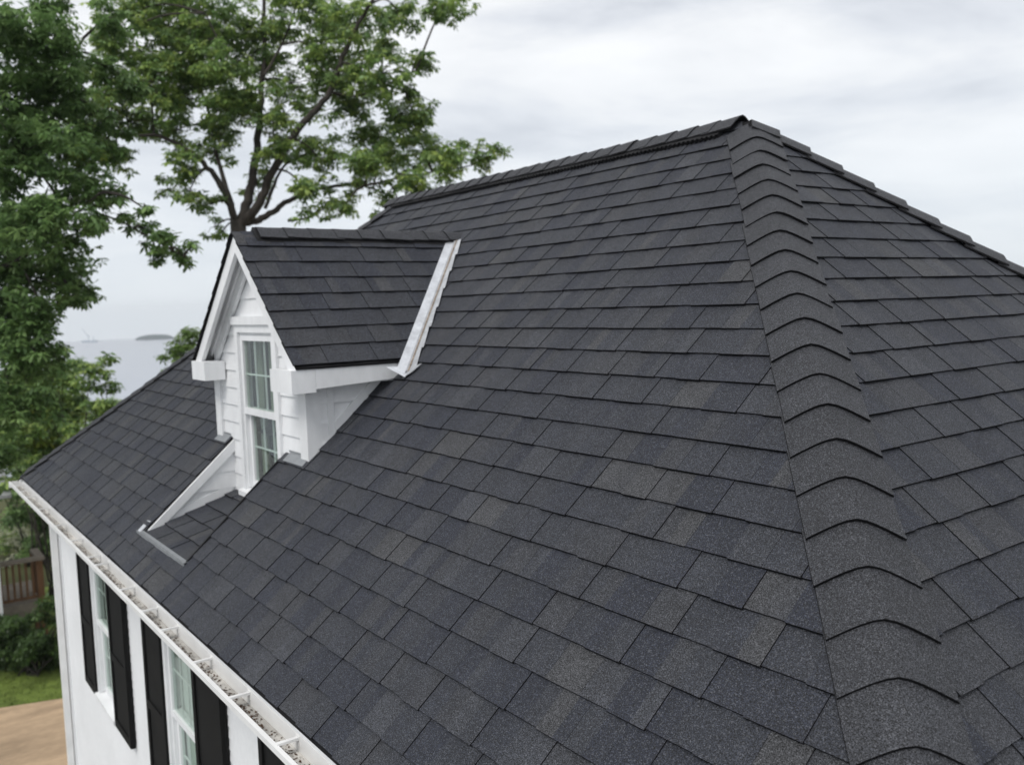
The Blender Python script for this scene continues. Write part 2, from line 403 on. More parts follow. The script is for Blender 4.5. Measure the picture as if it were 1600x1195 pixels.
def hip(o, hd, fA, fB, name, s_first, e, count, w=.158, base=.018, up=.014):
    """fA,fB: downslope unit vectors of the two faces; wings run across each face at right angles to the hip"""
    d = unit(hd)
    eA = unit(fA-d*(fA@d)); eB = unit(fB-d*(fB@d))
    n = unit(np.cross(d, eA)); 
    strip = [o+eA*w*.7+(0, 0, .001), o+(0, 0, .003), o+eB*w*.7+(0, 0, .001)]
    ln = W*math.sqrt(2+PP*PP)-.02
    st = obj('hip_ridge', (strip+[p+d*ln for p in strip], [(0, 1, 4, 3), (1, 2, 5, 4)]), M['asphalt'], house)
    caps(st, 'hip_cap', o, d, eA, eB, s_first, e, count, w, base, up=up, smin=.0, sweep=.024)
    return st
dF, dN, dFar, dB = np.array([0, CT, -ST]), np.array([-CT, 0, -ST]), np.array([CT, 0, -ST]), np.array([0, -CT, -ST])
HS = math.sqrt(2+PP*PP)/PP
R0, R1 = np.array([0., 0, 0]), np.array([L, 0., 0])
hip(R0, (-1, 1, -PP), dF, dN, 'hip', (.2391-.0927)*HS, .0927*HS, 26)
hip(R1, (1, 1, -PP), dF, dFar, 'hip', .1, .0927*HS, 27)
hip(R0, (-1, -1, -PP), dN, dB, 'hip', .16, .0927*HS*1.12, 24, up=.022)
hip(R1, (1, -1, -PP), dFar, dB, 'hip', .1, .0927*HS, 27)

# ridge vent and its caps
def ventbox(x0, x1, w, h0, h1):
    a = []
    for x in (x0, x1):
        a += [np.array([x, 0, h1+.0]), np.array([x, w*CT, -w*ST])+nF*h1, np.array([x, w*CT, -w*ST])+nF*h0,
              np.array([x, -w*CT, -w*ST])+np.array([0, -ST, CT])*h0, np.array([x, -w*CT, -w*ST])+np.array([0, -ST, CT])*h1]
    F = [(0, 1, 6, 5), (1, 2, 7, 6), (2, 3, 8, 7), (3, 4, 9, 8), (4, 0, 5, 9), (4, 3, 2, 1, 0), (5, 6, 7, 8, 9)]
    return a, F
vent = obj('ridge_vent', ventbox(.14, L-.05, .128, .009, .030), M['vent'], house)
ribs = []
for x in np.arange(.16, L-.1, .035):
    b0 = np.array([x,   .125*CT, -.125*ST]); q = [b0+nF*.010, b0+nF*.0295, b0+nF*.0295+dF*.014, b0+nF*.008+dF*.014]
    ribs.append(prism(q, (.012, 0, 0)))
obj('vent_rib', join(*ribs), M['vent'], vent, kind='stuff')
nr = int((L+.10)/.165)
caps(vent, 'ridge_cap', np.array([L+.04, 0, 0]), np.array([-1., 0, 0]), dF, dB, .12, .168, 24, .142, .046, .010)

# dormer ridge caps
dr = obj('dormer_ridge', (lambda a: (a, [(i, i+1, i+6, i+5) for i in range(4)]+[(5, 6, 7, 8, 9), (4, 3, 2, 1, 0)]))([np.array(p) for y in (DY0-.02, DYF-.12) for p in ((DXC-.105*CP-.01, y, DZR-.105*SP+.004), (DXC-.10*CP, y, DZR-.10*SP+.028), (DXC, y, DZR+.030), (DXC+.10*CP, y, DZR-.10*SP+.028), (DXC+.105*CP+.01, y, DZR-.105*SP+.004))]), M['vent'], house)
eN, eFr = np.array([-CP, 0, -SP]), np.array([math.cos(PHF), 0, -math.sin(PHF)])
caps(dr, 'ridge_cap', np.array([DXC, DY0-.03, DZR]), np.array([0, 1., 0]), eN, eFr, .16, .172, 9, .120, .040, .008)
obj('ridge_cap', *(lambda r: (r[0], [M['granule'], M['asphalt']], dr))(cap_mesh(np.array([DXC, DYF-.2, DZR]), np.array([0, 1., 0]), eN, eFr, np.array([0, 0, 1.]), 0, .214, .135, .012, .012)), midx=cap_mesh(np.array([DXC, DYF-.2, DZR]), np.array([0, 1., 0]), eN, eFr, np.array([0, 0, 1.]), 0, .214, .135, .012, .012)[1], tones=[(.030, .0304, .0325)]*66)

# ---- valley flashing on the near side of the dormer
def vpt(t):                                  # along the valley, from the ridge end down to past the eave
    x = DXC-.07-(DXC-DXN+.02)*t; return np.array([x, DY0+(DS/PP)*(DXC-x), -PP*(DY0+(DS/PP)*(DXC-x))])
nD = np.array([-SP, 0, CP]); A0, A1 = vpt(0), vpt(1.0); dval = unit(A1-A0)
wD = unit(np.cross(nD, dval)); wD = wD if wD[1] > 0 else -wD
wM = unit(np.cross(nF, dval)); wM = wM if wM[0] < 0 else -wM
def strip(offs, a=A0, b=A1, th=.002):
    P = []
    for s in np.linspace(0, 1, 2):
        q = a+(b-a)*s
        P += [q+wD*u+wM*v+nD*h1+nF*h2 for u, v, h1, h2 in offs]
    n = len(offs); return P, [(i, i+1, n+i+1, n+i) for i in range(n-1)]
valley = obj('valley_flashing', strip([(.072, 0, .015, 0), (.012, 0, .016, .012), (.004, .004, .02, .022), (0, .012, .012, .018), (0, .052, 0, .018)]), M['galv'], house)
vs = []
for k in range(7):
    a, b = A0+(A1-A0)*(k/7), A0+(A1-A0)*((k+1)/7)
    P = [a+wM*.045+nF*.019, b+wM*.045+nF*.0195, b+wM*.076+nF*.0165, a+wM*.060+nF*.0165]; vs.append(prism(P, nF*.0015))
for q in vs: obj('flashing_tab', q, M['galv'], valley)
obj('sealant_line', strip([(0, .0115, .0135, .0205), (0, .022, .0135, .0195)]), M['rust'], valley)
Ae = A1-dval*.03
obj('kickout', prism([Ae+wD*.070+nD*.016, Ae+wD*.135+dval*.045+nD*.014, A1+dval*.045+nD*.018+nF*.012, Ae+nD*.016+nF*.012], nD*.002), M['galv'], valley)
obj('kickout', prism([Ae+wM*.050+nF*.021, Ae+nF*.024, A1+dval*.045+nF*.026, A1+wM*.06+dval*.02+nF*.021, Ae+wM*.115+dval*.0+nF*.018], nF*.002), M['galv'], valley)

# ---- dormer walls
def zroof(y): return -PP*y
def gz(x): return DZR-DK-(DS*(DXC-x) if x < DXC else DSF*(x-DXC))
XN, XF = 1.49, 3.03
WX0, WX1, WZ0, WZ1 = 1.93, 2.53, -2.13, -1.10      # window opening
def polyx(pts, y, t): return prism([(x, y, z) for x, z in pts], (0, t, 0))
parts = [polyx([(XN, -2.0), (WX0, -2.3), (WX0, gz(WX0)), (XN, gz(XN))], DYW-.05, .045), polyx([(WX1, -2.3), (XF, -2.0), (XF, gz(XF)), (WX1, gz(WX1))], DYW-.05, .045),
         polyx([(WX0, WZ1), (WX1, WZ1), (WX1, gz(WX1)), (DXC, gz(DXC)), (WX0, gz(WX0))], DYW-.05, .045), polyx([(WX0, -2.3), (WX1, -2.3), (WX1, WZ0), (WX0, WZ0)], DYW-.05, .045),
         prism([(XN, DYW-.05, -1.95), (XN, DYW-.05, gz(XN)), (XN, 1.3, gz(XN))], (.045, 0, 0)), prism([(XF-.045, DYW-.05, -1.95), (XF-.045, DYW-.05, gz(XF)), (XF-.045, 1.3, gz(XF))], (.045, 0, 0))]
dormer_wall = obj('dormer_wall', join(*parts), M['white'], house)
# lap siding of the gable front, clipped by the gable and the window
def hclip(x0, x1, z0, z1):
    """horizontal run clipped to the gable slope at its top"""
    return [(x0, z0), (x1, z0), (x1, z1), (x0, z1)]
E0 = .118; z = -2.30
while z < DZR-.12:
    zt = z+E0+.012
    # gable limits at the board's lower edge
    for xa, xb in ((XN+.004, WX0-.02), (WX1+.02, XF-.004)) if z < WZ1-.02 else ((XN+.004, XF-.004),):
        poly = [(xa, z), (xb, z), (xb, zt), (xa, zt)]
        poly = clip(poly, DS, -1, DZR-DK-.03-DS*DXC); poly = clip(poly, -DSF, -1, DZR-DK-.03+DSF*DXC)
        if len(poly) < 3: continue
        n = len(poly); a = [(x, DYW-.004, q) for x, q in poly]; b = [(x, DYW+.016-.011*(q-z)/(zt-z), q) for x, q in poly]
        vf = (a+b, [tuple(range(n)), tuple(range(2*n-1, n-1, -1))]+[(i, n+i, n+(i+1) % n, (i+1) % n) for i in range(n)])
        obj('siding_board', vf, M['white'], dormer_wall)
    z += E0
# near cheek siding
z = -1.86
while z < DZE-.02:
    yb = -z/PP; yb0 = max(-(z+E0+.01)/PP, 1.40); zt = min(z+E0+.01, DZE)
    q = [(DYW-.06, z), (yb-.02, z), (-zt/PP-.02, zt), (DYW-.06, zt)]
    if yb-.02 < DYW-.06:
        a = [(XN+.002, y, s) for y, s in q]; b = [(XN-.026+.022*(s-z)/(zt-z), y, s) for y, s in q]
        obj('siding_board', (a+b, [(0, 1, 2, 3), (7, 6, 5, 4)]+[(i, 4+i, 4+(i+1) % 4, (i+1) % 4) for i in range(4)]), M['white'], dormer_wall)
    z += E0
# corner boards
for x0, x1 in ((XN-.022, XN+.085), (XF-.085, XF+.022)):
    zb0 = zroof(DYW+.03)
    obj('corner_board', box(x0, x1, DYW-.10, DYW+.030, zb0+.01, DZE-.03), M['white'], dormer_wall)
obj('corner_board', box(XN-.026, XN-.001, DYW-.14, DYW-.101, zroof(DYW-.10)+.01, DZE-.03), M['white'], dormer_wall)
# sloping skirt board along the near cheek
obj('skirt_board', prism([(XN-.03, DYW-.141, zroof(DYW-.141)+.012), (XN-.03, 1.46, zroof(1.46)+.012), (XN-.03, 1.40, zroof(1.40)+.075), (XN-.03, DYW-.141, zroof(DYW-.141)+.075)], (.024, 0, 0)), M['white'], dormer_wall)
# cheek of the recess (far side) and its trim
cheek = obj('recess_cheek', prism([(RX1, DYW-.03, FZ0-.02), (RX1, RY1, FZ1-.01), (RX1, DYW-.03, zroof(DYW-.03)-.012)], (.02, 0, 0)), M['white'], house)
zs = FZ0+.02
while zs < zroof(DYW)-.06:
    zt = zs+.115
    q = [(DYW+.0, zs), (min(-zs/PP, RY1)-.03, zs), (-zt/PP-.03, zt), (DYW+.0, zt)]
    # lower end follows the floor
    lowy = DYW+(zs-FZ0)/(FZ1-FZ0)*(RY1-DYW)
    if q[2][0] > DYW+.02:
        a = [(RX1+.001, y, s) for y, s in q]; b = [(RX1-.009+.005*(s-zs)/.115, y, s) for y, s in q]
        obj('siding_board', (a+b, [(0, 1, 2, 3), (7, 6, 5, 4)]+[(i, 4+i, 4+(i+1) % 4, (i+1) % 4) for i in range(4)]), M['white'], cheek)
    zs += .115
obj('siding_board', prism([(RX1-.008, DYW+.05, FZ0-.012), (RX1-.008, RY1-.05, FZ1+.02), (RX1-.008, RY1-.13, FZ1+.085), (RX1-.008, DYW+.02, FZ0+.06)], (.006, 0, 0)), M['white'], cheek)
obj('trim_board', prism([(RX1-.022, DYW-.0, zroof(DYW)-.006), (RX1-.022, RY1-.03, zroof(RY1-.03)-.006), (RX1-.022, RY1-.03, zroof(RY1-.03)-.035), (RX1-.022, RY1-.10, zroof(RY1-.10)-.075), (RX1-.022, DYW, zroof(DYW)-.085)], (.03, 0, 0)), M['white'], cheek)
obj('recess_cheek', prism([(RX0-.02, DYW-.03, FZ0-.02), (RX0-.02, RY1, FZ1-.01), (RX0-.02, DYW-.03, zroof(DYW-.03)-.012)], (.02, 0, 0)), M['white'], house)
# metal lip of the recess and its corners
lip = obj('drip_edge', join(prism([(RX0-.01, RY1+.014, FZ1+.011), (RX1+.09, RY1+.014, FZ1+.011), (RX1+.09, RY1+.020, FZ1+.011), (RX0-.01, RY1+.020, FZ1+.011)], (0, 0, -.022)),
     prism([(RX0+.0, RY1-.008, FZ1+.0155), (RX1+.02, RY1-.008, FZ1+.0155), (RX1+.02, RY1+.0135, FZ1+.0118), (RX0+.0, RY1+.0135, FZ1+.0118)], (0, 0, .0015)),
     prism([(RX0-.01, RY1-.03, FZ1+.0175), (RX0+.05, RY1+.018, FZ1+.0125), (RX0-.01, RY1+.020, FZ1+.0125)], (0, 0, .002))), M['lead'], house)
obj('lip_upstand', prism([(RX1+.03, RY1-.06, zroof(RY1-.06)+.014), (RX1+.095, RY1-.055, zroof(RY1-.055)+.014), (RX1+.095, RY1+.016, zroof(RY1+.016)+.014), (RX1+.03, RY1+.016, zroof(RY1+.016)+.014)], nF*.002), M['galv'], lip)
obj('edge_strip', prism([(RX0-.006, DYW+.05, zroof(DYW+.05)+.002), (RX0+.006, DYW+.05, zroof(DYW+.05)+.002), (RX0+.006, RY1+.01, zroof(RY1+.01)+.002), (RX0-.006, RY1+.01, zroof(RY1+.01)+.002)], nF*.013), M['vent'], house)
# step flashing where the front wall stands on the roof
for x0, x1 in ((XN-.0, RX0-.06), (RX1+.03, XF-.0)):
    y0, y1 = DYW+.0, DYW+.062
    obj('step_flashing', join(prism([(x0, y0, zroof(y0)+.017), (x1, y0, zroof(y0)+.017), (x1, y1, zroof(y1)+.017), (x0, y1, zroof(y1)+.017)], nF*.0015),
        prism([(x0, DYW+.018, zroof(y0)+.01), (x1, DYW+.018, zroof(y0)+.01), (x1, DYW+.018, zroof(y0)+.02), (x0, DYW+.018, zroof(y0)+.02)], (0, .0015, 0))), M['lead'], house)

# ---- dormer trim: rakes, soffit, frieze, returns, fascia
def rake(side, y0, y1, d0, d1, name='rake_board', x_in=0.0, xe=None):
    """board under the roof edge: d0..d1 below the deck, from y0 to y1"""
    s, xx = (DS, DXN) if side < 0 else (DSF, DXF)
    xe = xx if xe is None else xe
    z0 = lambda x: DZR-DK-s*abs(x-DXC)
    q = [(DXC, z0(DXC)-d0*1.35), (xe, z0(xe)-d0*1.35), (xe, z0(xe)-d1*1.35), (DXC, z0(DXC)-d1*1.35)]
    return obj(name, prism([(x, y0, z) for x, z in q], (0, y1-y0, 0)), M['white'], house)
for sd_ in (-1, 1):
    xe = DXN+.012 if sd_ < 0 else DXF-.012
    rake(sd_, DYF-.030, DYF-.004, -.004, .080, xe=xe)
    rake(sd_, DYF-.046, DYF-.0305, .001, .050, name='rake_moulding', xe=xe)
    rake(sd_, DYW+.02, DYF-.047, .0015, .012, name='rake_soffit', xe=xe)
    rake(sd_, DYW+.0175, DYW+.040, .0125, .105, name='frieze_board', xe=XN+.04 if sd_ < 0 else XF-.04)
    rake(sd_, DYW+.0405, DYW+.058, .0125, .045, name='frieze_moulding', xe=XN+.02 if sd_ < 0 else XF-.02)
zt, zb = DZE-.012, DZE-.140
def ret(x0, x1, flip):
    a = .05
    if not flip: pl = [(x0, zb), (x1, zb), (x1, zt-.0), (x0, zt)]
    else: pl = [(x0, zb), (x1, zb), (x1, zt), (x0, zt)]
    return obj('cornice_return', prism([(x, DYW+.02, z) for x, z in pl], (0, DYF-DYW-.02+.026, 0)), M['white'], house)
ret(DXN+.006, DXN+.315, False); ret(DXF-.285, DXF-.006, True)
# eave fascia and soffit of the near and far dormer eaves
for xe, xw in ((DXN, XN), (DXF, XF)):
    s = 1 if xe < xw else -1
    yb = -(DZE-.05)/PP
    a0, a1 = sorted((xe+s*.006, xe+s*.028))
    obj('fascia_board', prism([(a0, DYW+.019, zt), (a0, yb-.02, zt), (a0, -(zt-.09)/PP-.01, zt-.085), (a0, DYW+.019, zb+.018)], (a1-a0, 0, 0)), M['white'], house)
    b0, b1 = sorted((xe+s*.0285, xw+s*.02))
    obj('soffit_board', prism([(b0, DYW+.019, zb+.03), (b1, DYW+.019, zb+.03), (b1, 1.46, zb+.03), (b0, 1.46, zb+.03)], (0, 0, .012)), M['white'], house)

# ---- windows
def window(x0, x1, z0, z1, y, ncol, name, casing=.055, head=True, cover=((0, .18), (.46, .60), (.88, 1)), label=None, cy=.10, cm='curtain'):
    """opening x0..x1, z0..z1 in the wall plane y (facing +y); upper sash in front, lower sash behind"""
    c = casing; bits = [box(x0-c, x0, y-.05, y+.032, z0-.02, z1+c*.9), box(x1, x1+c, y-.05, y+.032, z0-.02, z1+c*.9), box(x0, x1, y-.05, y+.0315, z1, z1+c*.9)]
    bits += [box(x0, x0+.018, y-.049, y+.012, z0, z1), box(x1-.018, x1, y-.049, y+.012, z0, z1), box(x0+.018, x1-.018, y-.049, y+.0115, z1-.018, z1)]
    w = obj(name, join(*bits), M['white'], house, label=label)
    if head: obj('head_casing', box(x0-c-.02, x1+c+.02, y-.01, y+.046, z1+c*.9+.001, z1+c*.9+.055), M['white'], w)
    obj('sill', join(prism([(x0-c-.01, y-.05, z0+.004), (x0-c-.01, y+.06, z0-.022), (x0-c-.01, y+.06, z0-.055), (x0-c-.01, y-.05, z0-.055)], (x1-x0+2*c+.02, 0, 0))), M['white'], w)
    zm = (z0+z1)/2; xa, xb = x0+.019, x1-.019
    for (s0, s1, yo) in ((zm-.02, z1-.019, y-.012), (z0+.002, zm+.02, y-.044)):
        t = .034
        sash = obj('sash', join(box(xa, xa+t, yo, yo+.03, s0, s1), box(xb-t, xb, yo, yo+.03, s0, s1), box(xa+t, xb-t, yo, yo+.03, s1-t, s1), box(xa+t, xb-t, yo, yo+.03, s0, s0+t*1.25)), M['white'], w)
        ga, gb, h0, h1 = xa+t, xb-t, s0+t*1.25, s1-t
        obj('pane', box(ga, gb, yo+.012, yo+.015, h0, h1), M['glass'], w)
        for k in range(1, ncol):
            xm = ga+(gb-ga)*k/ncol; obj('muntin', box(xm-.005, xm+.005, yo+.002, yo+.011, h0, h1), M['white'], w)
        zc = (h0+h1)/2; obj('muntin', box(ga, gb, yo+.0025, yo+.0105, zc-.005, zc+.005), M['white'], w)
    if cover:
        for s0_, s1_ in cover:
            xs, xe_ = x0+.02+(x1-x0-.04)*s0_, x0+.02+(x1-x0-.04)*s1_
            V, F = [], []; n = 28
            for i in range(n+1):
                s = i/n; x = xs+(xe_-xs)*s; yy = y-cy+.018*math.sin(s*26+xs*9)+.006*math.sin(s*61)
                V += [(x, yy, z0+.01), (x, yy, z1-.01)]
            F = [(2*i, 2*i+2, 2*i+3, 2*i+1) for i in range(n)]
            obj('curtain', (V, F), M[cm], w, smooth=True)
    obj('room_back', join(box(x0-.04, x1+.04, y-.30, y-.295, z0-.05, z1+.04), box(x0-.045, x0-.04, y-.30, y-.055, z0-.05, z1+.04), box(x1+.04, x1+.045, y-.30, y-.055, z0-.05, z1+.04)), M['dark'], w)
    return w
window(WX0, WX1, WZ0, WZ1, DYW, 3, 'dormer_window', label='white double hung dormer window with pale curtains')

# ---- front wall
FX0, FX1 = -W+.27, L+W-.27
SH = [(4.995, 5.457), (3.785, 4.30), (2.74, 3.20), (1.53, 2.045), (.485, .945)]
WN = [(4.355, 4.94), (2.10, 2.685), (-.155, .43)]
WB, WT = -4.20, -2.94
def holes_wall(x0, x1, z0, z1, hs, y0, y1):
    out = []; xs = x0
    for a, b in sorted(hs):
        out.append(box(xs, a, y0, y1, z0, z1)); out.append(box(a, b, y0, y1, z0, WB)); out.append(box(a, b, y0, y1, WT, z1)); xs = b
    out.append(box(xs, x1, y0, y1, z0, z1)); return join(*out)
wall = obj('wall', join(holes_wall(FX0+.01, FX1-.01, GZ, -2.62, WN, WY-.06, WY-.012), box(FX1-.06, FX1-.01, -FX1+L, WY-.06, GZ, -2.62), box(FX0+.01, FX0+.06, FX0, WY-.06, GZ, -2.62), box(FX0+.06, FX1-.06, -WY, -WY+.05, GZ, -2.62)), M['wallwhite'], house)
z = GZ+.02; EB = .0672
while z < -2.66:
    zt = z+EB+.004; runs = []
    xs = FX0
    for a, b in sorted(WN):
        if z < WT+.03 and zt > WB-.05: runs.append((xs, a-.03)); xs = b+.03
    runs.append((xs, FX1-.12))
    for a, b in runs:
        q = [(a, WY-.011, z), (a, WY+.008, z), (a, WY+.001, zt), (a, WY-.011, zt)]
        obj('siding_board', prism(q, (b-a, 0, 0)), M['wallwhite'], wall)
    z += EB
obj('corner_board', box(FX1-.125, FX1, WY-.10, WY+.022, GZ, -2.70), M['white'], house)
obj('downspout', join(box(FX1-.095, FX1-.025, WY+.03, WY+.085, GZ+.1, -2.78)), M['gutterwhite'], house)
for i, (a, b) in enumerate(WN): window(a, b, WB, WT, WY, 3, 'window', cover=((0, .5), (.5, 1)), cy=.078, cm='blind')
for a, b in SH:
    zt_ = WT+.02; t = .05
    s = obj('shutter', box(a, b, WY+.012, WY+.038, WB-.06, zt_), M['shutter'], house)
    zm = WB+.50
    for (p, q, z0, z1) in ((a+.0, a+t, WB-.06, zt_), (b-t, b, WB-.06, zt_), (a+t, b-t, WB-.06, WB+.01), (a+t, b-t, zm, zm+.06), (a+t, b-t, zt_-.06, zt_)):
        obj('shutter_rail', box(p+.001, q-.001, WY+.0385, WY+.050, z0+.001, z1-.001), M['shutter'], s)
# ---- eaves
obj('soffit', join(box(FX0, FX1, WY+.0, W-.03, -2.70, -2.688), box(FX1-.0, L+W-.03, -W+.3, W-.03, -2.701, -2.689)), M['white'], house)
obj('fascia', join(box(-W+.03, L+W-.012, W-.028, W-.008, -2.715, -2.56), box(L+W-.034, L+W-.0125, -W+.05, W-.029, -2.715, -2.56)), M['white'], house)
# gutter
gy0, gy1 = W-.006, W+.098; gt = -2.583; gb = gt-.064
prof = [(gy0, gt+.012), (gy0, gb), (gy1-.03, gb), (gy1-.006, gb+.03), (gy1-.006, gt-.012), (gy1, gt-.010), (gy1, gt), (gy1-.018, gt), (gy1-.018, gt-.006),
        (gy1-.010, gt-.010), (gy1-.010, gb+.028), (gy1-.033, gb+.004), (gy0+.003, gb+.004), (gy0+.003, gt+.012)]
gx0, gx1 = -W-.02, L+W+.03
gutter = obj('gutter', join(prism([(gx0, y, z) for y, z in prof], (gx1-gx0, 0, 0)), box(gx1-.003, gx1+.001, gy0+.001, gy1-.001, gb+.001, gt-.001)), M['gutterwhite'], house,
             label='white metal eave gutter with hangers and leaf debris')
obj('gutter_silt', box(gx0+.01, gx1-.01, gy0+.0035, gy1-.034, gb+.0045, gb+.007), M['gutterdirt'], gutter)
for x in (6.6, 6.218, 5.864, 5.203, 4.423, 3.806, 3.222, 2.983, 2.298, 1.799, 1.415, .869, .373, -.148, -.75, -1.3, -1.9):
    obj('gutter_hanger', join(beam((x, gy0+.003, gt-.004), (x, gy1-.012, gt-.002), .030, .004), beam((x-.013, gy0+.003, gt+.002), (x-.013, gy1-.012, gt+.002), .003, .005), box(x-.016, x+.016, gy0+.003, gy0+.006, gt-.03, gt+.008)), M['gutterwhite'], gutter)
V, F = [], []
for i in range(5200):
    x = rng.uniform(-1.2, 6.8); cl_ = .5+.5*math.sin(x*5.1)*math.sin(x*2.3+1)
    if rng.random() > .42+.58*cl_**2: continue
    y = gy0+.012+abs(rng.normal(.038, .016)) if rng.random() < .8 else rng.uniform(gy0+.008, gy1-.038)
    y = min(y, gy1-.038); s = rng.uniform(.002, .0115); a = rng.uniform(0, 6.28); zz = gb+.008+rng.uniform(0, .0025)
    o = len(V); dx, dy = math.cos(a)*s, math.sin(a)*s
    V += [(x-dx, y-dy*.8, zz), (x+dy*.4, y-dx*.4, zz+.001), (x+dx, y+dy*.8, zz+.0005), (x-dy*.4, y+dx*.4, zz+.001)]; F.append((o, o+1, o+2, o+3))
obj('leaf_litter', (V, F), M['debris'], gutter, kind='stuff')

# ------------------------------------------------------------------ ground, sea
def hground(x, y):
    r = math.hypot(x-6, y); e = max(0, r-24); return GZ - min(26, .010*e*e if e < 20 else 4+.6*(e-20))
V, F = [], []; nR, nA = 34, 72; rad = [0]+list(np.linspace(3, 40, 20))+list(np.linspace(46, 130, nR-21))
for i, r in enumerate(rad):
    for k in range(nA):
        a = 2*math.pi*k/nA; x, y = 6+r*math.cos(a), r*math.sin(a); V.append((x, y, hground(x, y)+(.25*math.sin(x*.7)*math.cos(y*.6) if r > 24 else 0)))
for i in range(len(rad)-1):
    for k in range(nA): F.append((i*nA+k, (i+1)*nA+k, (i+1)*nA+(k+1) % nA, i*nA+(k+1) % nA))
obj('ground', (V, F), M['soil'], kind='structure', smooth=True)
SEAZ = -31.0
n = 160; V = [(0, 0, SEAZ)]+[(1315*math.cos(2*math.pi*k/n), 1315*math.sin(2*math.pi*k/n), SEAZ) for k in range(n)]
obj('sea', (V, [(0, k+1, (k+1) % n+1) for k in range(n)]), M['sea'], kind='structure')
# island
c0 = at(240, 527, 1150); V, F = [], []; nu, nv = 40, 10
ax = unit((RR[0], RR[1], 0)); ay = unit((FF[0], FF[1], 0))
for j in range(nv+1):
    t = j/nv
    for i in range(nu):
        a = 2*math.pi*i/nu; r = math.cos(t*math.pi/2)**.6; hh = 5.6*math.sin(t*math.pi/2)*(1+.15*math.sin(3*a+1))
        p = c0*0+np.array([c0[0], c0[1], SEAZ-.2])+ax*(24*r*math.cos(a))*(1+.08*math.sin(5*a))+ay*(14*r*math.sin(a))+np.array([0, 0, hh]); V.append(p)
for j in range(nv):
    for i in range(nu): F.append((j*nu+i, j*nu+(i+1) % nu, (j+1)*nu+(i+1) % nu, (j+1)*nu+i))
obj('island', (V, F), M['island'], kind='structure', smooth=True)
# floating crane on the horizon
b0 = at(140, 531, 1120); b0[2] = SEAZ
crane = thing('crane_barge', tuple(b0), 'tiny faint barge with crane mast on the sea horizon', 'barge')
def loc(a, h): return b0+ax*a+np.array([0, 0, h])
obj('hull', join(beam(loc(-9, 1), loc(9, 1), 6, 2.2)), M['crane'], crane)
obj('mast', join(beam(loc(-1, 2), loc(-1, 9), .6, .6, up=ax), beam(loc(5, 2), loc(5, 7), .6, .6, up=ax)), M['crane'], crane)
obj('jib', join(beam(loc(-1, 6), loc(-8, 17), .5, .5)), M['crane'], crane)

# patio and lawn
p1, p2 = atz(0, 1110, GZ), atz(104, 1094, GZ); dpl = unit(p2-p1)
obj('added_bounce_ground', join(box(-12, FX1, WY+.6, 14, GZ+.0, GZ+.03), box(FX1, 14, p1[1]+2.2, 14, GZ, GZ+.03)), M['bounce_pale'], kind='structure')  # unseen pale slab, added for pale window reflections and bounce onto the walls
q1, q2 = p1-dpl*1.3, p2+dpl*9
obj('patio', prism([(FX1+.02, q1[1]+.5, GZ+.0), tuple(q1+(0, 0, .0)), tuple(q2), (FX1+.02, q2[1]-2, GZ)], (0, 0, .05)), M['patio'], kind='structure')
obj('lawn', ([tuple(q1+(0, 0, .008)), (q1[0]+8, q1[1]+1, GZ+.008), (q2[0]+8, q2[1], GZ+.008), tuple(q2+(0, 0, .008))], [(0, 1, 2, 3)]), M['grass'], kind='structure')
V, F = [], []
for i in range(16000):
    s, t = rng.uniform(.1, .75), rng.uniform(0.01, .75)
    x, y = q1[0]*(1-s)+q2[0]*s+8*t, q1[1]*(1-s)+q2[1]*s+1*t*(1-s); a = rng.uniform(0, 6.28); hh = rng.uniform(.03, .07); w = .008
    o = len(V); V += [(x-w*math.cos(a), y-w*math.sin(a), GZ+.005), (x+w*math.cos(a), y+w*math.sin(a), GZ+.005), (x+.02*math.sin(a), y-.02*math.cos(a), GZ+hh)]; F.append((o, o+1, o+2))
obj('grass', (V, F), M['grass'], kind='stuff')

# ------------------------------------------------------------------ foliage
def leaves(centres, size, tones, per=6, droop=.5, spread=1.0):
    """palmate leaf clusters: per leaflets round each centre; returns verts, faces, tones"""
    n = len(centres); c = np.array(centres)
    az0 = rng.uniform(0, 6.28, n); tilt = rng.normal(0, .45, (n, 2))
    V = np.zeros((n, per, 4, 3)); T = np.zeros((n, per, 4, 3))
    sz = size*rng.uniform(.55, 1.3, n)
    tn = np.array(tones)[rng.integers(0, len(tones), n)]*rng.uniform(.75, 1.3, (n, 1))
    for k in range(per):
        a = az0+k*2*math.pi/per*spread+rng.normal(0, .15, n)
        d = np.stack([np.cos(a), np.sin(a), -droop*rng.uniform(.4, 1.4, n)+tilt[:, 0]*np.cos(a)+tilt[:, 1]*np.sin(a)], 1); d /= np.linalg.norm(d, axis=1)[:, None]
        s = np.stack([-np.sin(a), np.cos(a), rng.normal(0, .35, n)], 1)
        ln = (sz*rng.uniform(.75, 1.1, n))[:, None]
        V[:, k, 0] = c+d*ln*.08; V[:, k, 1] = c+d*ln*.62+s*ln*.19+np.array([0, 0, .03])*ln; V[:, k, 2] = c+d*ln+np.array([0, 0, -.12])*ln; V[:, k, 3] = c+d*ln*.62-s*ln*.19
        T[:, k] = (tn*rng.uniform(.88, 1.12, (n, 1)))[:, None, :]
    V = V.reshape(-1, 3); F = np.arange(len(V)).reshape(-1, 4); return V, F, T.reshape(-1, 3)
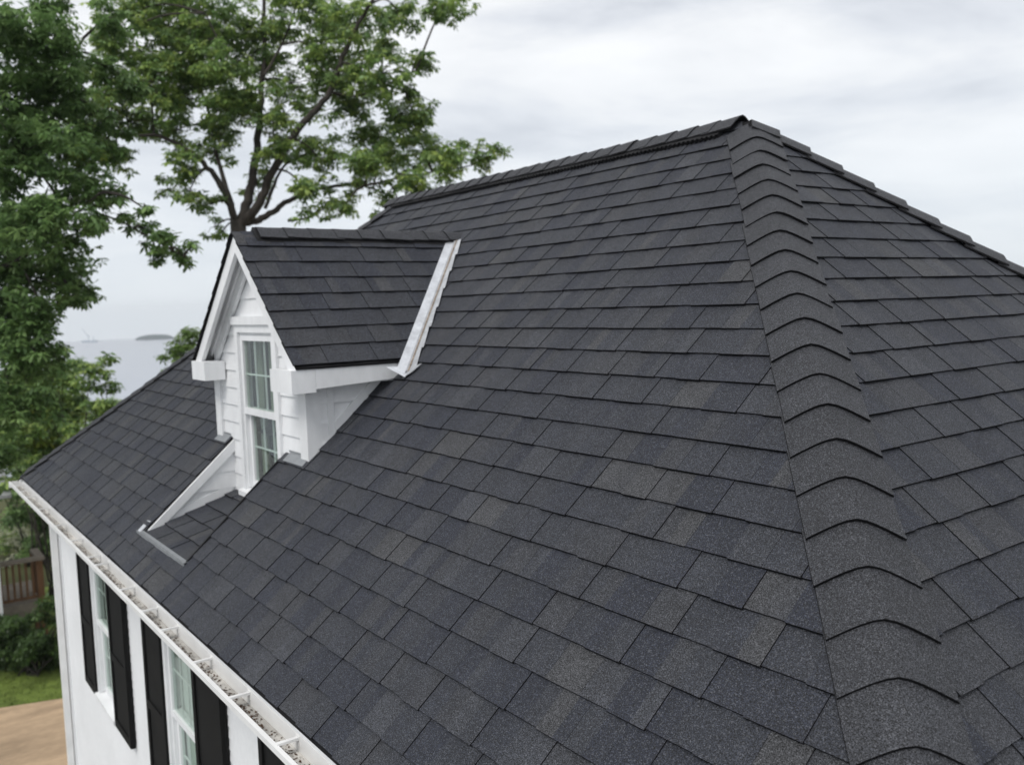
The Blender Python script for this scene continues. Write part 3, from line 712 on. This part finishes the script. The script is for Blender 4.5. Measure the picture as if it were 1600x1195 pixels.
def fast_mesh(name, V, F, T, m, parent, kind=None):
    me = bpy.data.meshes.new(name); me.vertices.add(len(V)); me.vertices.foreach_set('co', V.astype(np.float32).ravel())
    me.loops.add(F.size); me.loops.foreach_set('vertex_index', F.astype(np.int32).ravel()); me.polygons.add(len(F))
    me.polygons.foreach_set('loop_start', np.arange(0, F.size, 4, dtype=np.int32)); me.update(calc_edges=True)
    a = me.attributes.new('tone', 'FLOAT_COLOR', 'POINT'); c = np.ones((len(V), 4), np.float32); c[:, :3] = T; a.data.foreach_set('color', c.ravel())
    me.materials.append(m); me.validate(); o = bpy.data.objects.new(name, me); COL.objects.link(o); o.parent = parent
    if parent is not None and parent.name in INV: o.matrix_parent_inverse = INV[parent.name]
    if kind: o['kind'] = kind
    return o
GREEN = [(.215, .32, .09), (.165, .265, .08), (.26, .36, .10), (.21, .31, .13), (.31, .40, .11), (.11, .19, .065)]
DEEP = [(.125, .215, .07), (.155, .255, .085), (.20, .31, .105), (.09, .16, .055)]
LIME = [(.22, .29, .05), (.18, .26, .05), (.27, .30, .05)]
def crown(blobs, depth, dvar, size, tones, dens=1.0, nsub=14, sub=.40, per=6):
    """blobs (px, py, r px, [tones]) become leafy sprays in a volume round depth; returns leaf arrays and the spray centres"""
    C_, S_, TT = [], [], []
    for b in blobs:
        px, py, r = b[:3]; tn = b[3] if len(b) > 3 else tones
        m = max(3, int(nsub*(r/60)**1.3)); rr = r/FPX*depth
        d0 = depth+rng.uniform(-dvar, dvar)*.6; cen = at(px, py, d0)
        for k in range(m):
            v = rng.normal(0, 1, 3); v /= np.linalg.norm(v); q = cen+v*rr*rng.uniform(.15, 1.3)*np.array([1, 1, .85]); S_.append((q, cen))
            rs = rr*sub*rng.uniform(.7, 1.25) if r > 35 else rr*.6
            nl = int(dens*30*(rs/.33)**2)+4
            w = rng.normal(0, 1, (nl, 3)); w /= np.linalg.norm(w, axis=1)[:, None]; w *= (rng.uniform(0, 1, nl)**.45)[:, None]*rs; w[:, 2] *= .62
            C_.append(q+w); TT.append((len(C_)-1, tn))
    V, F, T = [], [], []; o = 0
    for i, tn in TT:
        v, f, t = leaves(C_[i], size, tn, per); V.append(v); F.append(f+o); T.append(t); o += len(v)
    return np.concatenate(V), np.concatenate(F), np.concatenate(T), S_
def tree(name, label, cat, branches, blobs, depth, dvar, size, tones, base, dens=1, twigs=True, group=None, nsub=20, per=6, bw=.55):
    t = thing(name, tuple(base), label, cat, group)
    bv = []; bp = []
    for pts, r0, r1, dz in branches:
        r0 *= bw; r1 *= bw
        P = [at(x, y, depth+dz*i/max(1, len(pts)-1)) if not isinstance(x, np.ndarray) else x for i, (x, y) in enumerate(pts)]
        Q = bez(P, 7); n_ = len(Q); Q = [q+rng.normal(0, r0*.12, 3) for q in Q]
        bv.append(tube(Q, [r0+(r1-r0)*(i/(n_-1))**.8 for i in range(n_)], 9)); bp += Q
    V, F, T, S_ = crown(blobs, depth, dvar, size, tones, dens, nsub, per=per)
    if twigs and bp:
        B = np.array(bp)
        cens = {}
        for q, c_ in S_: cens.setdefault(tuple(c_), []).append(q)
        for c_, qs in cens.items():
            c_ = np.array(c_); d = np.linalg.norm(B-c_, axis=1); b = B[d.argmin()]
            mid = (b+c_)/2+np.array([0, 0, .1*np.linalg.norm(b-c_)])
            bv.append(tube(bez([b, mid, c_], 4), list(np.linspace(.022, .010, 9)), 5))
            for q in qs: bv.append(tube([c_, (c_+q)/2+np.array([0, 0, .05]), q], [.008, .006, .004], 4))
    if bv: obj('trunk', join(*bv), M['bark'], t, smooth=True)
    fast_mesh('crown', V, F, T, M['leaf'], t)
    return t
D = 16.0
base = at(372, 345, D); gb_ = np.array([base[0]+.2, base[1]-.1, hground(base[0], base[1])])
big_br = [([(378, 520), (372, 345)], .26, .24, 0), ([(373, 352), (385, 322), (400, 250), (407, 170), (412, 60), (414, -40)], .20, .05, .8), ([(376, 350), (402, 322), (428, 262), (470, 198), (510, 152), (540, 80), (560, 38), (595, -20)], .17, .045, -1.2),
          ([(368, 345), (345, 290), (305, 243), (250, 214), (180, 212)], .13, .035, -1.0), ([(385, 348), (418, 338), (452, 313), (500, 295), (560, 290), (612, 306)], .13, .03, 1.4),
          ([(362, 320), (338, 240), (328, 180), (300, 112), (262, 98)], .085, .03, 1.2), ([(402, 170), (372, 105), (352, 84), (320, 20)], .075, .02, -.6), ([(412, 120), (440, 70), (460, 20), (470, -30)], .05, .02, .6),
          ([(415, 325), (440, 265), (470, 245), (520, 220)], .06, .02, 1.0), ([(520, 145), (560, 150), (610, 130), (650, 110)], .045, .015, -.5), ([(570, 290), (640, 275), (720, 262), (770, 250)], .04, .015, .6), ([(450, 345), (480, 340), (520, 318)], .05, .02, .5)]
big_br[0] = ([(gb_, 0), (gb_*.5+at(380, 480, D)*.5, 0), (base, 0)], .34, .25, 0)
big_bl = [(165, 60, 40), (150, 120, 44), (130, 195, 40), (185, 245, 24), (215, 90, 40), (200, 20, 40), (560, 110, 40), (520, 40, 40), (620, 190, 40), (580, 260, 34), (500, 250, 34), (445, 180, 40), (520, 130, 40), (600, 70, 30), (350, 190, 40), (300, 80, 44), (390, 90, 44), (230, 20, 50), (650, 190, 30), (690, 255, 26), (540, 320, 22), (625, 320, 16), (360, 150, 36), (280, 250, 30), (250, 50, 60), (330, 55, 75), (290, 0, 60), (420, 40, 60), (500, 75, 60), (480, 0, 60), (565, 30, 50), (625, 20, 45), (650, 95, 28), (690, 12, 34), (715, -5, 22), (595, 115, 50), (640, 150, 36), (545, 170, 60), (470, 225, 45), (600, 225, 62), (655, 222, 42),
          (705, 250, 34), (745, 240, 26), (775, 235, 20), (640, 285, 34), (565, 270, 40), (520, 320, 26), (480, 300, 34), (430, 225, 45), (375, 165, 60), (300, 140, 65), (235, 130, 60), (200, 190, 50), (270, 205, 50), (325, 240, 46), (295, 300, 26), (265, 300, 20), (345, 365, 14), (335, 355, 16), (355, 110, 50), (455, 130, 50), (170, 150, 46), (180, 60, 50), (400, 290, 25), (330, 320, 22), (160, 225, 34), (600, 310, 26), (720, 225, 18), (765, 255, 16, LIME)]
tree('maple_tree', 'large leafy tree rising behind the dormer with a forked dark trunk', 'tree', big_br, big_bl, D, 1.8, .125, GREEN, gb_, dens=.82)
D2 = 12.0
lb = at(-190, 700, D2); lb = np.array([lb[0], lb[1], GZ])
left_br = [([(lb, 0), (at(-170, 300, D2), 0), (at(-120, -20, D2), 0)], .28, .12, 0), ([(-160, 420), (-80, 300), (10, 215), (70, 150), (130, 60)], .12, .03, .8), ([(-165, 480), (-60, 440), (40, 400), (110, 340), (160, 300)], .10, .02, -.8), ([(60, 330), (120, 325), (185, 345), (240, 375), (295, 405)], .035, .012, .3), ([(-160, 560), (-50, 540), (50, 500), (110, 455)], .08, .02, .5)]
left_bl = [(195, 345, 20), (225, 358, 22), (225, 325, 14), (255, 372, 24), (285, 398, 22), (245, 395, 18), (300, 385, 14), (15, 50, 70), (60, 130, 75), (95, 80, 50), (30, 240, 85), (105, 230, 60), (60, 330, 75), (140, 290, 42), (178, 305, 22), (30, 430, 85), (90, 430, 55), (122, 468, 26), (40, 540, 60), (20, 640, 60), (110, 375, 28), (70, 495, 42), (-30, 150, 80), (-30, 340, 90), (-20, 520, 90), (125, 245, 22, LIME), (150, 345, 28), (85, 20, 46), (0, 720, 50), (180, 30, 40), (165, 105, 40), (150, 185, 38), (205, 140, 30), (190, 205, 22), (160, 240, 26)]
tree('shade_tree', 'dense dark green tree filling the left edge beside the house', 'tree', left_br, left_bl, D2, 1.5, .115, DEEP, lb, dens=1.3)
def bush(name, label, cat, blobs, depth, dvar, size, tones, dens=1.2, group=None, per=5):
    p = at(blobs[0][0], blobs[0][1], depth); b = np.array([p[0], p[1], hground(p[0], p[1])])
    low = np.array([p[0], p[1], p[2]])
    stems = []
    t = thing(name, tuple(b), label, cat, group)
    V, F, T, S_ = crown(blobs, depth, dvar, size, tones, dens, nsub=8, per=per)
    cs = {tuple(c_) for q, c_ in S_}
    for c_ in cs:
        c_ = np.array(c_); stems.append(tube(bez([b+rng.normal(0, .12, 3)*(1, 1, 0), (b+c_)/2+rng.normal(0, .15, 3), c_], 4), list(np.linspace(.022, .009, 9)), 5))
    obj('stem' if cat != 'tree' else 'trunk', join(*stems), M['bark'], t, smooth=True); fast_mesh('foliage' if cat != 'tree' else 'crown', V, F, T, M['leaf'], t); return t
bush('young_tree', 'rounded mid green treetop standing against the sea left of the roof edge', 'tree', [(140, 575, 26), (165, 595, 26), (175, 630, 22), (90, 600, 40), (60, 560, 30), (60, 650, 26, LIME), (125, 600, 44), (85, 640, 56), (158, 615, 24), (150, 645, 24), (60, 690, 50), (115, 670, 44), (95, 570, 24), (118, 655, 22, LIME), (70, 690, 24, LIME), (30, 660, 50), (45, 720, 40), (10, 700, 50), (140, 690, 30), (20, 600, 50), (100, 720, 44), (150, 720, 34), (60, 760, 44), (190, 680, 30), (120, 770, 40), (180, 740, 36)], 18, 1.3, .15, GREEN, dens=2.1)
bush('leafy_tree', 'bright green leafy tree low beside the eave corner under the sea view', 'tree', [(60, 640, 60), (120, 650, 50), (20, 600, 60), (160, 660, 36), (90, 700, 60), (30, 710, 60), (150, 710, 40), (100, 590, 36), (185, 640, 16), (0, 670, 50), (60, 760, 50), (130, 760, 44), (75, 660, 30, LIME), (125, 690, 26, LIME), (30, 650, 26, LIME)], 21, 1.2, .16, GREEN, dens=1.8)
bush('small_tree', 'small bright green treetop showing just left of the dormer', 'tree', [(310, 585, 26), (340, 570, 26), (290, 610, 26), (330, 620, 30), (260, 630, 26), (300, 660, 34), (280, 530, 16), (296, 515, 14), (285, 548, 18), (292, 528, 22), (270, 552, 17), (300, 550, 20), (315, 530, 16), (262, 575, 10)], 21, .6, .15, [(.15, .235, .055), (.12, .20, .05), (.17, .25, .065)])
bush('shrub', 'dark green shrub behind the far end of the gutter', 'shrub', [(50, 790, 40), (75, 820, 26), (20, 810, 40), (80, 870, 26), (40, 740, 40), (95, 780, 34), (0, 760, 34), (60, 760, 40), (110, 830, 30), (60, 850, 30), (30, 720, 40), (90, 740, 40)], 24, 1.0, .17, DEEP, dens=1.2)
bush('hedge', 'round dark green hedge bush at the back of the lawn below the deck', 'hedge', [(45, 985, 46), (90, 970, 42), (5, 995, 44), (100, 930, 30), (70, 1000, 30), (110, 1000, 30), (-40, 990, 50), (25, 1005, 24), (60, 965, 40), (-10, 1000, 30), (95, 1010, 22), (50, 1000, 30), (15, 1022, 20), (45, 1024, 20), (75, 1020, 20), (105, 1016, 22), (-15, 1024, 22), (60, 1030, 14), (30, 1032, 14), (90, 1028, 14)], 16.6, .6, .10, [(.06, .11, .032), (.08, .14, .036), (.045, .085, .026)], dens=3.6)
# flowering shrub behind the deck
fl = bush('flowering_shrub', 'shrub covered in pale cream blossoms behind the wooden deck', 'shrub', [(35, 850, 30), (10, 845, 30), (60, 850, 24), (80, 920, 22), (60, 905, 20), (20, 800, 20)], 25, .8, .13, GREEN, dens=1.2)
V, F, T, _s = crown([(35, 845, 26), (10, 840, 28), (58, 850, 18), (66, 915, 16), (16, 870, 20)], 24.4, .4, .11, [(.62, .63, .5), (.5, .52, .38)], dens=1.0, nsub=5)
fast_mesh('blossom', V, F, T, M['leaf'], fl)

# ------------------------------------------------------------------ neighbour: deck and house corner
DX = 17.0
rl, rr_ = atx(-40, 890, DX), atx(66, 887, DX)
fl0 = atx(-40, 962, DX)[2]; zr = rl[2]
dk = thing('wooden_deck', (DX+1, rl[1], hground(DX, 1.8)), 'wooden deck with brown railing beyond the lawn', 'deck')
ya, yb = rr_[1], rl[1]+1.2
zf = atx(30, 945, DX)[2]
for k in range(9):
    x0 = DX+.02+k*.2; obj('deck_board', box(x0, x0+.185, ya, yb, zf-.05, zf), M['greywood'], dk)
obj('deck_frame', box(DX+.005, DX+.018, ya, yb, zf-.32, zf-.0), M['greywood'], dk)
obj('top_rail', box(DX-.07, DX+.12, ya-.05, yb, zr-.02, zr+.045), M['greywood'], dk)
obj('side_rail', box(DX+.121, DX+.8, ya-.05, ya+.10, zr-.02, zr+.045), M['greywood'], dk)
for x, y in ((DX+.03, ya+.05), (DX+.74, ya+.05), (DX+.03, ya+1.5)):
    obj('post', box(x-.06, x+.06, y-.06, y+.06, hground(DX, 1.8), zr-.021), M['wood'], dk)
obj('bottom_rail', box(DX+.0, DX+.05, ya+.112, yb, zf+.08, zf+.13), M['wood'], dk)
for k in range(14):
    y = ya+.18+k*.115
    if abs(y-ya-1.5) < .09: continue
    obj('baluster', box(DX+.01, DX+.045, y-.02, y+.02, zf+.131, zr-.021), M['wood'], dk)
for k in range(4):
    x = DX+.2+k*.12; obj('baluster', box(x-.02, x+.02, ya+.03, ya+.07, zf+.02, zr-.021), M['wood'], dk)
hp = atx(-6, 850, DX-.4)
nh = thing('neighbouring_house', (hp[0], hp[1]+2, hground(hp[0], hp[1])), 'corner of a white neighbouring house with a grey roof at the left edge', 'house')
zt2 = atx(5, 775, DX-.4)[2]
obj('wall', box(hp[0], hp[0]+3, hp[1], hp[1]+4, hground(hp[0], hp[1]), zt2), M['wallwhite'], nh)
obj('corner_board', box(hp[0]-.02, hp[0]+.10, hp[1]-.02, hp[1]+.1, hground(hp[0], hp[1]), zt2-.01), M['white'], nh)
obj('roof', prism([(hp[0]-.3, hp[1]-.30, zt2+.001), (hp[0]-.3, hp[1]+4.3, zt2+.001), (hp[0]+1.5, hp[1]+4.3, zt2+.75), (hp[0]+1.5, hp[1]-.30, zt2+.75)], (0, 0, .06)), M['greyroof'], nh)

# ------------------------------------------------------------------ haze over the water
hm = bpy.data.materials.new('haze_air'); hm.use_nodes = True; t = hm.node_tree; t.nodes.clear()
o_ = N(t, 'ShaderNodeOutputMaterial'); pv = N(t, 'ShaderNodeVolumePrincipled'); pv.inputs['Color'].default_value = (.93, .95, .98, 1); pv.inputs['Density'].default_value = .00035
t.links.new(pv.outputs[0], o_.inputs['Volume'])
obj('haze', box(-1400, 1400, -1400, 1400, SEAZ-1.5, 12), hm, kind='stuff')
